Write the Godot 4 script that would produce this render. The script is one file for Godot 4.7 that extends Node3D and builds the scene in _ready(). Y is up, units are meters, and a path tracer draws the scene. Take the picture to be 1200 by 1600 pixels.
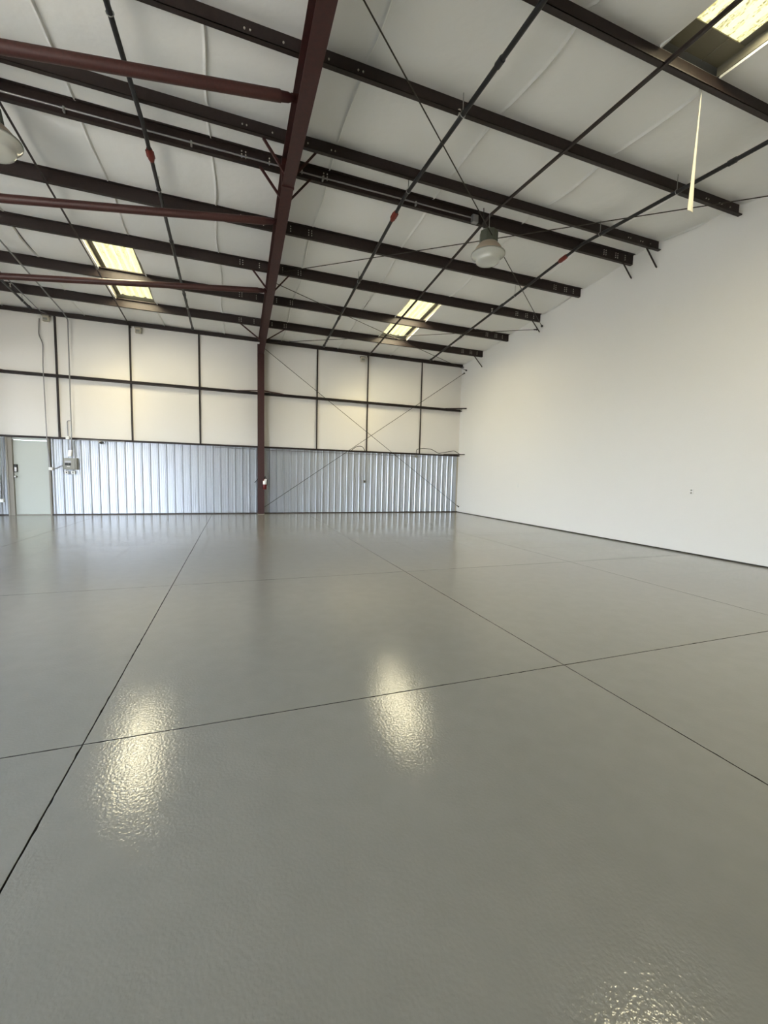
extends Node3D
# A steel-framed hall with an epoxy floor. Plan coordinates: X right, Y up, Z away from the camera (P() turns them into Godot's axes).

const XR := 8.467      # face of the painted right-hand wall
const XL := -22.0      # left end of the hall
const ZB := 14.82      # back wall
const ZF := -0.75      # wall behind the camera
const ZRIDGE := 7.05
const YRIDGE := 6.515
const SLOPE := 1.0 / 12.0
const XC := 0.80       # frame line in view
const XC2 := -6.82     # frame line just left of the picture
const BACK := Vector3(0, 0, -1)
const PURLINS := [13.35, 11.85, 10.35, 8.85, 7.35, 6.75, 5.25, 3.75, 2.25, 0.75]
# translucent roof panels: x0, x1, z0, z1
const SKY := [[-2.98, -2.03, 10.35, 13.35], [4.48, 5.43, 10.35, 13.35], [4.48, 5.43, 0.75, 3.75]]

var M := {}
var taken := {}
var rng := RandomNumberGenerator.new()

# ---------------------------------------------------------------- helpers
func P(x: float, y: float, z: float) -> Vector3:
	return Vector3(x, y, -z)

func roof_y(z: float) -> float:
	return YRIDGE - SLOPE * absf(z - ZRIDGE)

func numbered(called: String) -> String:
	if not taken.has(called):
		taken[called] = 0
		return called
	taken[called] += 1
	return "%s_%03d" % [called, taken[called]]

func thing(called: String, label: String, category: String, group := "", at := Vector3.ZERO) -> Node3D:
	var o := Node3D.new()
	o.name = numbered(called)
	add_child(o)
	o.position = at
	o.set_meta("label", label)
	o.set_meta("category", category)
	if group != "":
		o.set_meta("group", group)
	return o

func structure(called: String, label: String, category: String) -> Node3D:
	var o := thing(called, label, category)
	o.set_meta("kind", "structure")
	return o

func mb() -> SurfaceTool:
	var st := SurfaceTool.new()
	st.begin(Mesh.PRIMITIVE_TRIANGLES)
	st.set_smooth_group(-1)
	return st

func mesh_of(st: SurfaceTool, m: Material) -> ArrayMesh:
	st.generate_normals()
	st.index()
	var mesh := st.commit()
	mesh.surface_set_material(0, m)
	return mesh

func put(mesh: Mesh, called: String, parent: Node, at := Vector3.ZERO) -> MeshInstance3D:
	var o := MeshInstance3D.new()
	o.mesh = mesh
	o.name = called
	parent.add_child(o, true)
	o.position = at
	o.cast_shadow = GeometryInstance3D.SHADOW_CASTING_SETTING_ON
	return o

func build(st: SurfaceTool, called: String, m: Material, parent: Node) -> MeshInstance3D:
	return put(mesh_of(st, m), called, parent)

func tri(st: SurfaceTool, a: Vector3, b: Vector3, c: Vector3, n: Vector3) -> void:
	if (a - c).cross(a - b).dot(n) < 0.0:
		var t := b
		b = c
		c = t
	st.add_vertex(a)
	st.add_vertex(b)
	st.add_vertex(c)

func quad(st: SurfaceTool, a: Vector3, b: Vector3, c: Vector3, d: Vector3, n: Vector3) -> void:
	tri(st, a, b, c, n)
	tri(st, a, c, d, n)

func hexa(st: SurfaceTool, v: Array) -> void:   # 8 corners: bottom 0-3 round, top 4-7 round
	var c := Vector3.ZERO
	for p in v:
		c += p / 8.0
	for f in [[0, 1, 2, 3], [4, 5, 6, 7], [0, 1, 5, 4], [1, 2, 6, 5], [2, 3, 7, 6], [3, 0, 4, 7]]:
		var m: Vector3 = (v[f[0]] + v[f[1]] + v[f[2]] + v[f[3]]) / 4.0
		quad(st, v[f[0]], v[f[1]], v[f[2]], v[f[3]], m - c)

func box(st: SurfaceTool, x0: float, x1: float, y0: float, y1: float, z0: float, z1: float) -> void:
	hexa(st, [P(x0, y0, z0), P(x1, y0, z0), P(x1, y0, z1), P(x0, y0, z1), P(x0, y1, z0), P(x1, y1, z0), P(x1, y1, z1), P(x0, y1, z1)])

func soft_box(st: SurfaceTool, x0: float, x1: float, y0: float, y1: float, z0: float, z1: float, b: float) -> void:   # chamfered towards the camera and all round
	var rings := [[z0, b], [z0 + b, 0.0], [z1 - b, 0.0], [z1, b]]
	var prev := []
	for r in rings:
		var s: float = r[1]
		var z: float = r[0]
		var now := [P(x0 + s, y0 + b * 0.0 + s, z), P(x1 - s, y0 + s, z), P(x1 - s, y1 - s, z), P(x0 + s, y1 - s, z)]
		var c := P((x0 + x1) / 2, (y0 + y1) / 2, (z0 + z1) / 2)
		if prev.is_empty():
			quad(st, now[0], now[1], now[2], now[3], P(0, 0, -1))
		else:
			for k in 4:
				var m: Vector3 = (prev[k] + prev[(k + 1) % 4] + now[k] + now[(k + 1) % 4]) / 4.0
				quad(st, prev[k], prev[(k + 1) % 4], now[(k + 1) % 4], now[k], m - c)
		prev = now
	quad(st, prev[0], prev[1], prev[2], prev[3], P(0, 0, 1))

func bar(st: SurfaceTool, a: Vector3, b: Vector3, w: float, h: float, up := Vector3.UP) -> void:   # rectangular bar between two points
	var d := (b - a).normalized()
	var s := d.cross(up)
	if s.length() < 0.01:
		s = d.cross(Vector3.RIGHT)
	s = s.normalized() * w / 2
	var u := s.cross(d).normalized() * h / 2
	hexa(st, [a - s - u, a + s - u, a + s + u, a - s + u, b - s - u, b + s - u, b + s + u, b - s + u])

func angle_bar(st: SurfaceTool, a: Vector3, b: Vector3, w: float, t: float, up := Vector3.UP) -> void:   # L section
	var d := (b - a).normalized()
	var s := d.cross(up)
	if s.length() < 0.01:
		s = d.cross(Vector3.RIGHT)
	s = s.normalized()
	var u := s.cross(d).normalized()
	bar(st, a, b, w, t, up)
	bar(st, a + u * w / 2 + s * w / 2, b + u * w / 2 + s * w / 2, t, w, up)

func tube(st: SurfaceTool, pts: Array, r, n := 10, caps := true) -> void:   # r: one radius or one for each point
	st.set_smooth_group(0)
	var prev := []
	var side := Vector3.ZERO
	for k in pts.size():
		var d: Vector3
		if k == 0:
			d = pts[1] - pts[0]
		elif k == pts.size() - 1:
			d = pts[k] - pts[k - 1]
		else:
			d = (pts[k + 1] - pts[k]).normalized() + (pts[k] - pts[k - 1]).normalized()
		d = d.normalized()
		if side == Vector3.ZERO:
			side = d.cross(Vector3.UP)
			if side.length() < 0.05:
				side = d.cross(Vector3.RIGHT)
		side = (side - d * side.dot(d)).normalized()
		var u := side.cross(d)
		var rr: float = r[k] if r is Array else r
		var ring := []
		for j in n:
			var a := TAU * j / n
			ring.append(pts[k] + (side * cos(a) + u * sin(a)) * rr)
		if k > 0:
			for j in n:
				var i := (j + 1) % n
				quad(st, prev[j], prev[i], ring[i], ring[j], ring[j] + ring[i] - pts[k] * 2 + prev[j] + prev[i] - pts[k - 1] * 2)
		prev = ring
		if caps and (k == 0 or k == pts.size() - 1):
			st.set_smooth_group(-1)
			for j in n:
				tri(st, pts[k], ring[j], ring[(j + 1) % n], -d if k == 0 else d)
			st.set_smooth_group(0)
	st.set_smooth_group(-1)

func lathe(st: SurfaceTool, prof: Array, n := 28, smooth := true) -> void:   # Vector2(radius, height) round the y axis
	st.set_smooth_group(0 if smooth else -1)
	for k in range(1, prof.size()):
		var a: Vector2 = prof[k - 1]
		var b: Vector2 = prof[k]
		var out := Vector2(b.y - a.y, a.x - b.x)
		for j in n:
			var t0 := TAU * j / n
			var t1 := TAU * (j + 1) / n
			var tm := (t0 + t1) / 2
			var nn := Vector3(cos(tm) * out.x, out.y, sin(tm) * out.x)
			var p0 := Vector3(a.x * cos(t0), a.y, a.x * sin(t0))
			var p1 := Vector3(a.x * cos(t1), a.y, a.x * sin(t1))
			var q0 := Vector3(b.x * cos(t0), b.y, b.x * sin(t0))
			var q1 := Vector3(b.x * cos(t1), b.y, b.x * sin(t1))
			if a.x < 1e-5:
				tri(st, p0, q0, q1, nn)
			elif b.x < 1e-5:
				tri(st, p0, p1, q0, nn)
			else:
				quad(st, p0, p1, q1, q0, nn)
	st.set_smooth_group(-1)

func prism_x(st: SurfaceTool, poly: Array, x0: float, x1: float) -> void:   # convex polygon of (z, y), extruded along x
	var c := Vector2.ZERO
	for p in poly:
		c += p / poly.size()
	var n := poly.size()
	for k in n:
		var a: Vector2 = poly[k]
		var b: Vector2 = poly[(k + 1) % n]
		var m := (a + b) / 2 - c
		quad(st, P(x0, a.y, a.x), P(x1, a.y, a.x), P(x1, b.y, b.x), P(x0, b.y, b.x), P(0, m.y, m.x))
		tri(st, P(x0, c.y, c.x), P(x0, a.y, a.x), P(x0, b.y, b.x), Vector3(-1, 0, 0))
		tri(st, P(x1, c.y, c.x), P(x1, a.y, a.x), P(x1, b.y, b.x), Vector3(1, 0, 0))

func noise_image(size: int, freq: float, octaves: int, seed_: int) -> Image:
	var n := FastNoiseLite.new()
	n.seed = seed_
	n.noise_type = FastNoiseLite.TYPE_SIMPLEX_SMOOTH
	n.frequency = freq
	n.fractal_octaves = octaves
	var im := n.get_seamless_image(size, size, false, false, 0.12, true)
	im.convert(Image.FORMAT_L8)
	return im

func tint_texture(size: int, freq: float, octaves: int, seed_: int, lo: float, hi: float) -> ImageTexture:
	var src := noise_image(size, freq, octaves, seed_)
	var im := Image.create(size, size, true, Image.FORMAT_RGB8)
	for y in size:
		for x in size:
			var v: float = lerpf(lo, hi, src.get_pixel(x, y).r)
			im.set_pixel(x, y, Color(v, v, v))
	return ImageTexture.create_from_image(im)

func normal_texture(size: int, freq: float, octaves: int, seed_: int, strength: float) -> ImageTexture:
	var im := noise_image(size, freq, octaves, seed_)
	im.bump_map_to_normal_map(strength)
	return ImageTexture.create_from_image(im)

func mat(called: String, c: Color, rough: float, metal := 0.0) -> StandardMaterial3D:
	var m := StandardMaterial3D.new()
	m.resource_name = called
	m.albedo_color = c
	m.roughness = rough
	m.metallic = metal
	M[called] = m
	return m

func triplanar(m: StandardMaterial3D, scale_: float) -> void:
	m.uv1_triplanar = true
	m.uv1_world_triplanar = true
	m.uv1_scale = Vector3.ONE * scale_

# ---------------------------------------------------------------- main
func _ready() -> void:
	rng.seed = 41
	view_and_light()
	materials()
	shell()
	roof()
	steel()
	back_wall_fittings()
	roof_services()

func view_and_light() -> void:
	var cam := Camera3D.new()
	cam.name = "camera"
	add_child(cam)
	cam.fov = 102.26
	cam.near = 0.05
	cam.far = 400.0
	cam.transform = Transform3D(Basis(Vector3(0.941345, 0.024486, 0.336557), Vector3(0.006560, 0.995848, -0.090800), Vector3(-0.337383, 0.087682, 0.937275)), Vector3(0, 1.40, 0))
	cam.current = true

	var sky_m := ProceduralSkyMaterial.new()
	sky_m.sky_top_color = Color(0.72, 0.80, 0.90)
	sky_m.sky_horizon_color = Color(0.93, 0.955, 0.985)
	sky_m.ground_horizon_color = Color(0.62, 0.60, 0.56)
	sky_m.ground_bottom_color = Color(0.50, 0.48, 0.44)
	sky_m.sky_energy_multiplier = 2.25
	var sky := Sky.new()
	sky.sky_material = sky_m
	var env := Environment.new()
	env.background_mode = Environment.BG_SKY
	env.sky = sky
	env.background_energy_multiplier = 1.0
	env.tonemap_mode = Environment.TONE_MAPPER_LINEAR
	env.tonemap_exposure = 5.0
	env.sdfgi_enabled = true
	env.ssao_enabled = true
	env.ssil_enabled = true
	var we := WorldEnvironment.new()
	we.name = "world_environment"
	we.environment = env
	add_child(we)

	# sun from behind the camera and to the right: it lights the yard, a strip inside the vehicle doorway and the roof panels
	var sun := DirectionalLight3D.new()
	sun.name = "sun"
	add_child(sun)
	sun.look_at_from_position(Vector3.ZERO, P(-0.36, -1.0, 0.90))
	sun.light_color = Color(1.0, 0.94, 0.84)
	sun.light_energy = 5.0
	sun.light_angular_distance = 0.53
	sun.shadow_enabled = true

	# daylight thrown down by the translucent roof panels
	for s in SKY:
		var zc: float = (s[2] + s[3]) / 2
		var li := AreaLight3D.new()
		li.name = "skylight_daylight"
		add_child(li, true)
		li.area_size = Vector2(s[1] - s[0] - 0.22, 2.85 if zc > ZRIDGE else 2.5)
		li.position = P((s[0] + s[1]) / 2, roof_y(zc) + 0.075 - (0.0 if zc > ZRIDGE else 0.02), zc - (0.0 if zc > ZRIDGE else 0.2))
		var tilt := rad_to_deg(atan(SLOPE)) * (1.0 if zc > ZRIDGE else -1.0)
		li.rotation_degrees = Vector3(-90 - tilt, 0, 0)
		li.light_color = Color(1.0, 0.955, 0.80)
		li.light_energy = 3.1
		li.shadow_enabled = true
		li.area_range = 40.0
		# the part of the sun's beam that the fibreglass only softens
		var beam := SpotLight3D.new()
		beam.name = "skylight_sunbeam"
		add_child(beam, true)
		beam.look_at_from_position(P((s[0] + s[1]) / 2, roof_y(zc) + 0.04, zc + 0.35), P((s[0] + s[1]) / 2 - 0.36, roof_y(zc) - 0.96, zc + 1.25))
		beam.light_color = Color(1.0, 0.92, 0.68)
		beam.light_energy = 2.1
		beam.light_size = 0.40
		beam.spot_angle = 23.0
		beam.spot_angle_attenuation = 1.0
		beam.spot_range = 40.0
		beam.spot_attenuation = 2.0
		beam.shadow_enabled = true

func materials() -> void:
	var fl := mat("epoxy_floor", Color(0.575, 0.575, 0.56), 0.11)
	fl.normal_enabled = true
	fl.normal_texture = normal_texture(1024, 0.066, 3, 5, 2.2)
	fl.normal_scale = 0.2
	fl.albedo_texture = tint_texture(512, 0.012, 4, 8, 0.975, 1.0)
	triplanar(fl, 0.8)
	mat("joint_dirt", Color(0.10, 0.095, 0.085), 0.95)
	var w := mat("wall_paint", Color(0.905, 0.90, 0.885), 0.75)
	w.normal_enabled = true
	w.normal_texture = normal_texture(512, 0.05, 3, 12, 3.0)
	w.normal_scale = 0.12
	triplanar(w, 1.2)
	var v := mat("vinyl_facing", Color(0.90, 0.90, 0.89), 0.55)
	v.normal_enabled = true
	v.normal_texture = normal_texture(512, 0.012, 4, 31, 5.0)
	v.normal_scale = 0.25
	triplanar(v, 0.45)
	mat("board_facing", Color(0.875, 0.865, 0.845), 0.7)
	var g := mat("galvanised_sheet", Color(0.70, 0.72, 0.75), 0.38, 0.42)
	g.albedo_texture = tint_texture(512, 0.09, 3, 17, 0.93, 1.0)
	triplanar(g, 1.1)
	var pr := mat("purlin_primer", Color(0.165, 0.11, 0.10), 0.55)
	pr.albedo_texture = tint_texture(512, 0.03, 5, 22, 0.72, 1.0)
	triplanar(pr, 0.7)
	var fr := mat("red_oxide_primer", Color(0.25, 0.105, 0.098), 0.5)
	fr.albedo_texture = tint_texture(512, 0.03, 5, 23, 0.75, 1.0)
	triplanar(fr, 0.8)
	var st := mat("strut_primer", Color(0.29, 0.14, 0.122), 0.5)
	st.albedo_texture = tint_texture(512, 0.05, 5, 24, 0.72, 1.0)
	triplanar(st, 1.1)
	mat("black_pipe", Color(0.105, 0.105, 0.115), 0.42, 0.1)
	mat("rod_steel", Color(0.22, 0.20, 0.18), 0.5, 0.4)
	mat("coupling_red", Color(0.42, 0.13, 0.09), 0.5)
	mat("zinc", Color(0.66, 0.66, 0.65), 0.35, 0.85)
	mat("conduit_steel", Color(0.56, 0.56, 0.56), 0.42, 0.6)
	mat("bolt_zinc", Color(0.80, 0.79, 0.75), 0.4, 0.5)
	mat("white_plastic", Color(0.90, 0.90, 0.89), 0.4)
	mat("cream_plastic", Color(0.72, 0.69, 0.62), 0.5)
	mat("panel_grey", Color(0.52, 0.52, 0.49), 0.45)
	mat("breaker_black", Color(0.07, 0.07, 0.075), 0.5)
	mat("door_paint", Color(0.69, 0.71, 0.68), 0.45)
	mat("frame_paint", Color(0.50, 0.48, 0.44), 0.5)
	mat("ballast_green", Color(0.30, 0.315, 0.27), 0.5)
	mat("reflector_beige", Color(0.68, 0.62, 0.55), 0.4)
	mat("extinguisher_red", Color(0.40, 0.04, 0.06), 0.3)
	mat("well_grey", Color(0.42, 0.41, 0.37), 0.7)
	mat("roof_metal", Color(0.60, 0.60, 0.58), 0.5, 0.3)
	mat("cladding_outside", Color(0.72, 0.69, 0.62), 0.6)
	mat("dull_fibreglass", Color(0.47, 0.45, 0.38), 0.6)
	var yard := mat("yard_concrete", Color(0.66, 0.64, 0.60), 0.9)
	yard.albedo_texture = tint_texture(512, 0.02, 4, 51, 0.85, 1.0)
	triplanar(yard, 0.2)
	var pv := mat("white_pvc", Color(0.80, 0.79, 0.75), 0.45)
	pv.backlight = Color(0.3, 0.3, 0.28)
	var gl := mat("prismatic_glass", Color(0.88, 0.89, 0.86, 0.62), 0.12)
	gl.transparency = BaseMaterial3D.TRANSPARENCY_ALPHA
	# translucent fibreglass: bright plain stripes between stripes of coarse strands, dark flecks where the strands lie
	var im := Image.create(192, 512, true, Image.FORMAT_RGB8)
	var r2 := RandomNumberGenerator.new()
	r2.seed = 77
	im.fill(Color(1.0, 0.985, 0.76))
	for k in 7000:
		var u := r2.randf()
		var band := fposmod(u * 6.0 + 0.15, 1.0)
		if band > 0.62:
			continue
		var x := int(u * 190)
		var y := r2.randi_range(0, 508)
		var d := r2.randf_range(0.22, 0.70)
		im.fill_rect(Rect2i(x, y, 1 + (k % 2), r2.randi_range(2, 6)), Color(d, d * 0.96, d * 0.62))
	for k in 6:
		for y in 512:
			if r2.randf() < 0.8:
				im.set_pixel(int((k + 0.10) * 32) % 192, y, Color(0.62, 0.58, 0.36))
	var sp := mat("skylight_fibreglass", Color(0.85, 0.82, 0.62), 0.4)
	sp.emission_enabled = true
	sp.emission = Color(1, 1, 1)
	sp.emission_texture = ImageTexture.create_from_image(im)
	sp.emission_operator = BaseMaterial3D.EMISSION_OP_MULTIPLY
	sp.emission_energy_multiplier = 0.26

# ---------------------------------------------------------------- floor, walls, yard
func slab_mesh(x0: float, x1: float, z0: float, z1: float) -> ArrayMesh:
	var st := mb()
	var cut := mb()
	var g := 0.0027
	var per: Array[Vector2] = []
	var corners := [Vector2(x0 + g, z0 + g), Vector2(x1 - g, z0 + g), Vector2(x1 - g, z1 - g), Vector2(x0 + g, z1 - g)]
	for k in 4:
		var a: Vector2 = corners[k]
		var b: Vector2 = corners[(k + 1) % 4]
		var n := int((b - a).length() / 0.035)
		var inward := Vector2(-(b - a).y, (b - a).x).normalized()
		for j in n:
			var chip := rng.randf_range(0.0, 0.0016)
			if rng.randf() < 0.03:
				chip += 0.003
			per.append(a.lerp(b, float(j) / n) + inward * (chip if j > 0 else 0.001))
	var c := Vector2((x0 + x1) / 2, (z0 + z1) / 2)
	var n2 := per.size()
	for k in n2:
		var a := per[k]
		var b := per[(k + 1) % n2]
		var ia := a + (c - a).normalized() * 0.0015
		var ib := b + (c - b).normalized() * 0.0015
		quad(cut, P(a.x, -0.03, a.y), P(b.x, -0.03, b.y), P(b.x, -0.0006, b.y), P(a.x, -0.0006, a.y), P(a.x - c.x, 0, a.y - c.y))
		quad(st, P(a.x, -0.0006, a.y), P(b.x, -0.0006, b.y), P(ib.x, 0, ib.y), P(ia.x, 0, ia.y), Vector3.UP)
		tri(st, P(ia.x, 0, ia.y), P(ib.x, 0, ib.y), P(c.x, 0, c.y), Vector3.UP)
	var mesh := mesh_of(st, M.epoxy_floor)
	cut.generate_normals()
	mesh = cut.commit(mesh)
	mesh.surface_set_material(1, M.joint_dirt)
	return mesh

func shell() -> void:
	# floor: concrete slabs between saw-cut joints, all under one grey epoxy coat
	var fl := structure("floor", "glossy grey epoxy-coated concrete floor with dark saw-cut joints", "floor")
	var xs := [XL, -19.3, -16.21, -13.12, -10.03, -6.945, -3.855, -0.742, 2.34, 5.41, XR + 0.1]
	var zs := [ZF - 0.2, 2.376, 5.52, 8.69, 11.80, ZB + 0.12]
	for i in xs.size() - 1:
		for j in zs.size() - 1:
			put(slab_mesh(xs[i], xs[i + 1], zs[j], zs[j + 1]), "slab", fl)
	var st := mb()
	box(st, XL - 0.2, XR + 0.4, -0.2, -0.022, ZF - 0.2, ZB + 0.4)
	build(st, "joint_bed", M.joint_dirt, fl)

	# right wall: smooth painted board, held just clear of the floor over a dark track
	var wr := structure("wall_right", "smooth plain white painted side wall with one small outlet", "wall")
	st = mb()
	prism_x(st, [Vector2(ZF - 0.1, 0.024), Vector2(ZB + 0.1, 0.024), Vector2(ZB + 0.1, roof_y(ZB) + 0.05), Vector2(ZRIDGE, YRIDGE + 0.05), Vector2(ZF - 0.1, roof_y(ZF) + 0.05)], XR, XR + 0.16)
	build(st, "board_face", M.wall_paint, wr)
	st = mb()
	box(st, XR + 0.012, XR + 0.15, 0.0, 0.025, ZF, ZB)
	build(st, "floor_track", M.rod_steel, wr)

	var wl := structure("wall_left", "plain end wall of the hall with an open vehicle doorway", "wall")
	st = mb()
	box(st, XL - 0.15, XL, 0, 4.6, ZF - 0.1, 1.0)
	box(st, XL - 0.15, XL, 0, 4.6, 8.2, ZB + 0.1)
	prism_x(st, [Vector2(ZF - 0.1, 4.6), Vector2(ZB + 0.1, 4.6), Vector2(ZB + 0.1, roof_y(ZB) + 0.1), Vector2(ZRIDGE, YRIDGE + 0.1), Vector2(ZF - 0.1, roof_y(ZF) + 0.1)], XL - 0.15, XL)
	build(st, "board_face", M.wall_paint, wl)

	# wall behind the camera, with the open roll-up doorways that let the daylight in
	var wf := structure("wall_front", "front wall with an open vehicle doorway", "wall")
	var doors := [[-9.2, -4.2]]
	var top := 3.5
	var x := XL
	for d in doors:
		st = mb()
		box(st, x, d[0], 0, roof_y(ZF) + 0.12, ZF - 0.15, ZF)
		build(st, "wall_section", M.board_facing, wf)
		st = mb()
		box(st, d[0], d[1], top, roof_y(ZF) + 0.12, ZF - 0.15, ZF)
		build(st, "door_header", M.board_facing, wf)
		x = d[1]
	st = mb()
	box(st, x, XR + 0.1, 0, roof_y(ZF) + 0.12, ZF - 0.15, ZF)
	build(st, "wall_section", M.board_facing, wf)

	var yd := structure("yard", "pale concrete yard outside the open doorways", "pavement")
	st = mb()
	box(st, -90, 60, -0.25, -0.03, -90, ZF - 0.2)
	box(st, -90, XL - 0.2, -0.25, -0.03, ZF - 0.2, 60)
	build(st, "yard_slab", M.yard_concrete, yd)

	# back wall
	var wb := structure("wall_back", "long back wall, white insulation board above ribbed silver metal wainscot", "wall")
	st = mb()
	box(st, XL, -6.12, 0, roof_y(ZB) + 0.1, ZB, ZB + 0.12)
	box(st, -6.12, -5.12, 2.26, roof_y(ZB) + 0.1, ZB, ZB + 0.12)
	box(st, -5.12, XR + 0.1, 0, roof_y(ZB) + 0.1, ZB, ZB + 0.12)
	build(st, "backing", M.cladding_outside, wb)
	var vx := [XL, -20.1, -18.2, -16.3, -14.4, -12.5, -10.6, -8.7, XC2, -4.87, -3.00, -1.08, XC, 2.71, 4.57, 6.72, XR]
	for i in vx.size() - 1:
		for row in [[2.26, 4.04], [4.04, 5.80]]:
			put(pillow(vx[i], vx[i + 1], row[0], row[1]), "insulation_board", wb)
	# ribbed sheets, four ribs each
	var sheet := sheet_mesh(4)
	var sx := -5.10
	while sx < XR - 0.93:
		put(sheet, "wainscot_sheet", wb, P(sx, 0, 0))
		sx += 0.9144
	put(sheet_mesh(3), "wainscot_sheet", wb, P(sx, 0, 0))
	sx = -6.14 - 0.9144
	while sx > XL:
		put(sheet, "wainscot_sheet", wb, P(sx, 0, 0))
		sx -= 0.9144
	var tr := structure("trim_1", "dark base angle along the foot of the ribbed metal wainscot", "trim")
	st = mb()
	box(st, -5.12, XR, 0.0, 0.03, ZB - 0.07, ZB - 0.03)
	box(st, XL, -6.14, 0.0, 0.03, ZB - 0.07, ZB - 0.03)
	build(st, "base_angle", M.purlin_primer, tr)
	door()

func pillow(x0: float, x1: float, y0: float, y1: float) -> ArrayMesh:
	var st := mb()
	st.set_smooth_group(0)
	var n := 5
	var f := func(i: int, j: int) -> Vector3:
		var u := float(i) / n
		var v := float(j) / n
		var b := pow(sin(PI * u) * sin(PI * v), 0.6) if i > 0 and j > 0 and i < n and j < n else 0.0
		return P(lerpf(x0, x1, u), lerpf(y0, y1, v), ZB - 0.004 - 0.022 * b)
	for i in n:
		for j in n:
			quad(st, f.call(i, j), f.call(i + 1, j), f.call(i + 1, j + 1), f.call(i, j + 1), P(0, 0, -1))
	return mesh_of(st, M.board_facing)

func sheet_mesh(ribs: int) -> ArrayMesh:
	var st := mb()
	var p := 0.2286
	var prof := []   # (x, how far it stands out into the room)
	for k in ribs:
		var o := k * p
		prof.append_array([[o, 0.0], [o + 0.032, 0.036], [o + 0.050, 0.036], [o + 0.080, 0.0], [o + 0.112, 0.0], [o + 0.119, 0.007], [o + 0.131, 0.007], [o + 0.138, 0.0], [o + 0.170, 0.0], [o + 0.177, 0.007], [o + 0.189, 0.007], [o + 0.196, 0.0]])
	prof.append([ribs * p, 0.0])
	var z := ZB - 0.028
	for k in range(1, prof.size()):
		var a = prof[k - 1]
		var b = prof[k]
		quad(st, P(a[0], 0.02, z - a[1]), P(b[0], 0.02, z - b[1]), P(b[0], 2.25, z - b[1]), P(a[0], 2.25, z - a[1]), P(0, 0, -1))
	return mesh_of(st, M.galvanised_sheet)

func door() -> void:
	var d := structure("door_1", "plain pale grey-green steel door with keypad lock beside ribbed metal", "door")
	var st := mb()
	soft_box(st, -6.0, -5.165, 0.02, 2.165, ZB - 0.01, ZB + 0.035, 0.003)
	build(st, "leaf", M.door_paint, d)
	st = mb()
	box(st, -6.12, -6.0, 0, 2.25, ZB - 0.075, ZB + 0.05)
	box(st, -6.145, -6.105, 0, 2.25, ZB - 0.09, ZB - 0.06)
	build(st, "jamb", M.frame_paint, d)
	st = mb()
	box(st, -5.165, -5.12, 0, 2.25, ZB - 0.05, ZB + 0.05)
	build(st, "jamb", M.frame_paint, d)
	st = mb()
	box(st, -6.0, -5.165, 2.17, 2.25, ZB - 0.045, ZB + 0.05)
	build(st, "head_jamb", M.door_paint, d)
	st = mb()
	box(st, -6.0, -5.165, 0, 0.018, ZB - 0.06, ZB + 0.04)
	build(st, "threshold", M.frame_paint, d)
	st = mb()
	soft_box(st, -5.99, -5.905, 1.245, 1.465, ZB - 0.055, ZB - 0.01, 0.012)
	var lk := build(st, "keypad_lock", M.breaker_black, d)
	lk.set_meta("label", "black keypad lock with a silver lower plate")
	st = mb()
	soft_box(st, -5.975, -5.92, 1.262, 1.385, ZB - 0.064, ZB - 0.054, 0.004)
	build(st, "silver_plate", M.zinc, lk)
	st = mb()
	tube(st, [P(-5.955, 1.11, ZB - 0.01), P(-5.955, 1.11, ZB - 0.05), P(-5.955, 1.11, ZB - 0.052), P(-5.955, 1.11, ZB - 0.085), P(-5.955, 1.11, ZB - 0.09)], [0.03, 0.014, 0.026, 0.03, 0.02], 14)
	build(st, "door_knob", M.zinc, d)

# ---------------------------------------------------------------- roof
func deck(st: SurfaceTool, x0: float, x1: float, z0: float, z1: float, lift: float, thick: float) -> void:
	var cuts := [z0, z1]
	if z0 < ZRIDGE and z1 > ZRIDGE:
		cuts = [z0, ZRIDGE, z1]
	for k in cuts.size() - 1:
		var a: float = cuts[k]
		var b: float = cuts[k + 1]
		var ya := roof_y(a) + lift
		var yb := roof_y(b) + lift
		hexa(st, [P(x0, ya, a), P(x1, ya, a), P(x1, yb, b), P(x0, yb, b), P(x0, ya + thick, a), P(x1, ya + thick, a), P(x1, yb + thick, b), P(x0, yb + thick, b)])

func roof() -> void:
	var ce := structure("ceiling", "pitched roof lined with white vinyl-faced insulation sagging between the purlins", "ceiling")
	var zlo := ZF - 0.3
	var zhi := ZB + 0.3
	var st: SurfaceTool
	for seg in [[XL - 0.2, -2.98], [-2.03, 4.48], [5.43, XR + 0.3]]:
		st = mb()
		deck(st, seg[0], seg[1], zlo, zhi, 0.12, 0.03)
		build(st, "roof_sheet", M.roof_metal, ce)
	for seg in [[-2.98, -2.03, zlo, 10.35], [-2.98, -2.03, 13.35, zhi], [4.48, 5.43, zlo, 0.75], [4.48, 5.43, 3.75, 10.35], [4.48, 5.43, 13.35, zhi]]:
		st = mb()
		deck(st, seg[0], seg[1], seg[2], seg[3], 0.12, 0.03)
		build(st, "roof_sheet", M.roof_metal, ce)
	# blankets between seams, running from eave to eave
	var seams := [XL, -21.2, -19.3, -17.4, -15.5, -13.6, -11.7, -9.8, -7.9, -6.0, -4.10, -2.03, -0.30, 1.52, 3.45, 5.43, 7.15, XR + 0.02]
	for i in seams.size() - 1:
		put(blanket(seams[i], seams[i + 1], i), "insulation_blanket", ce)
	# translucent panels in their wells
	var names := ["pale yellow translucent skylight panel above corrugated wall nearest the grey door", "pale yellow translucent skylight panel between back wall and hanging bell lamp", "translucent skylight panel above the hanging white strip, dull grey along one end"]
	for k in SKY.size():
		skylight(SKY[k], names[k])

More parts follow.
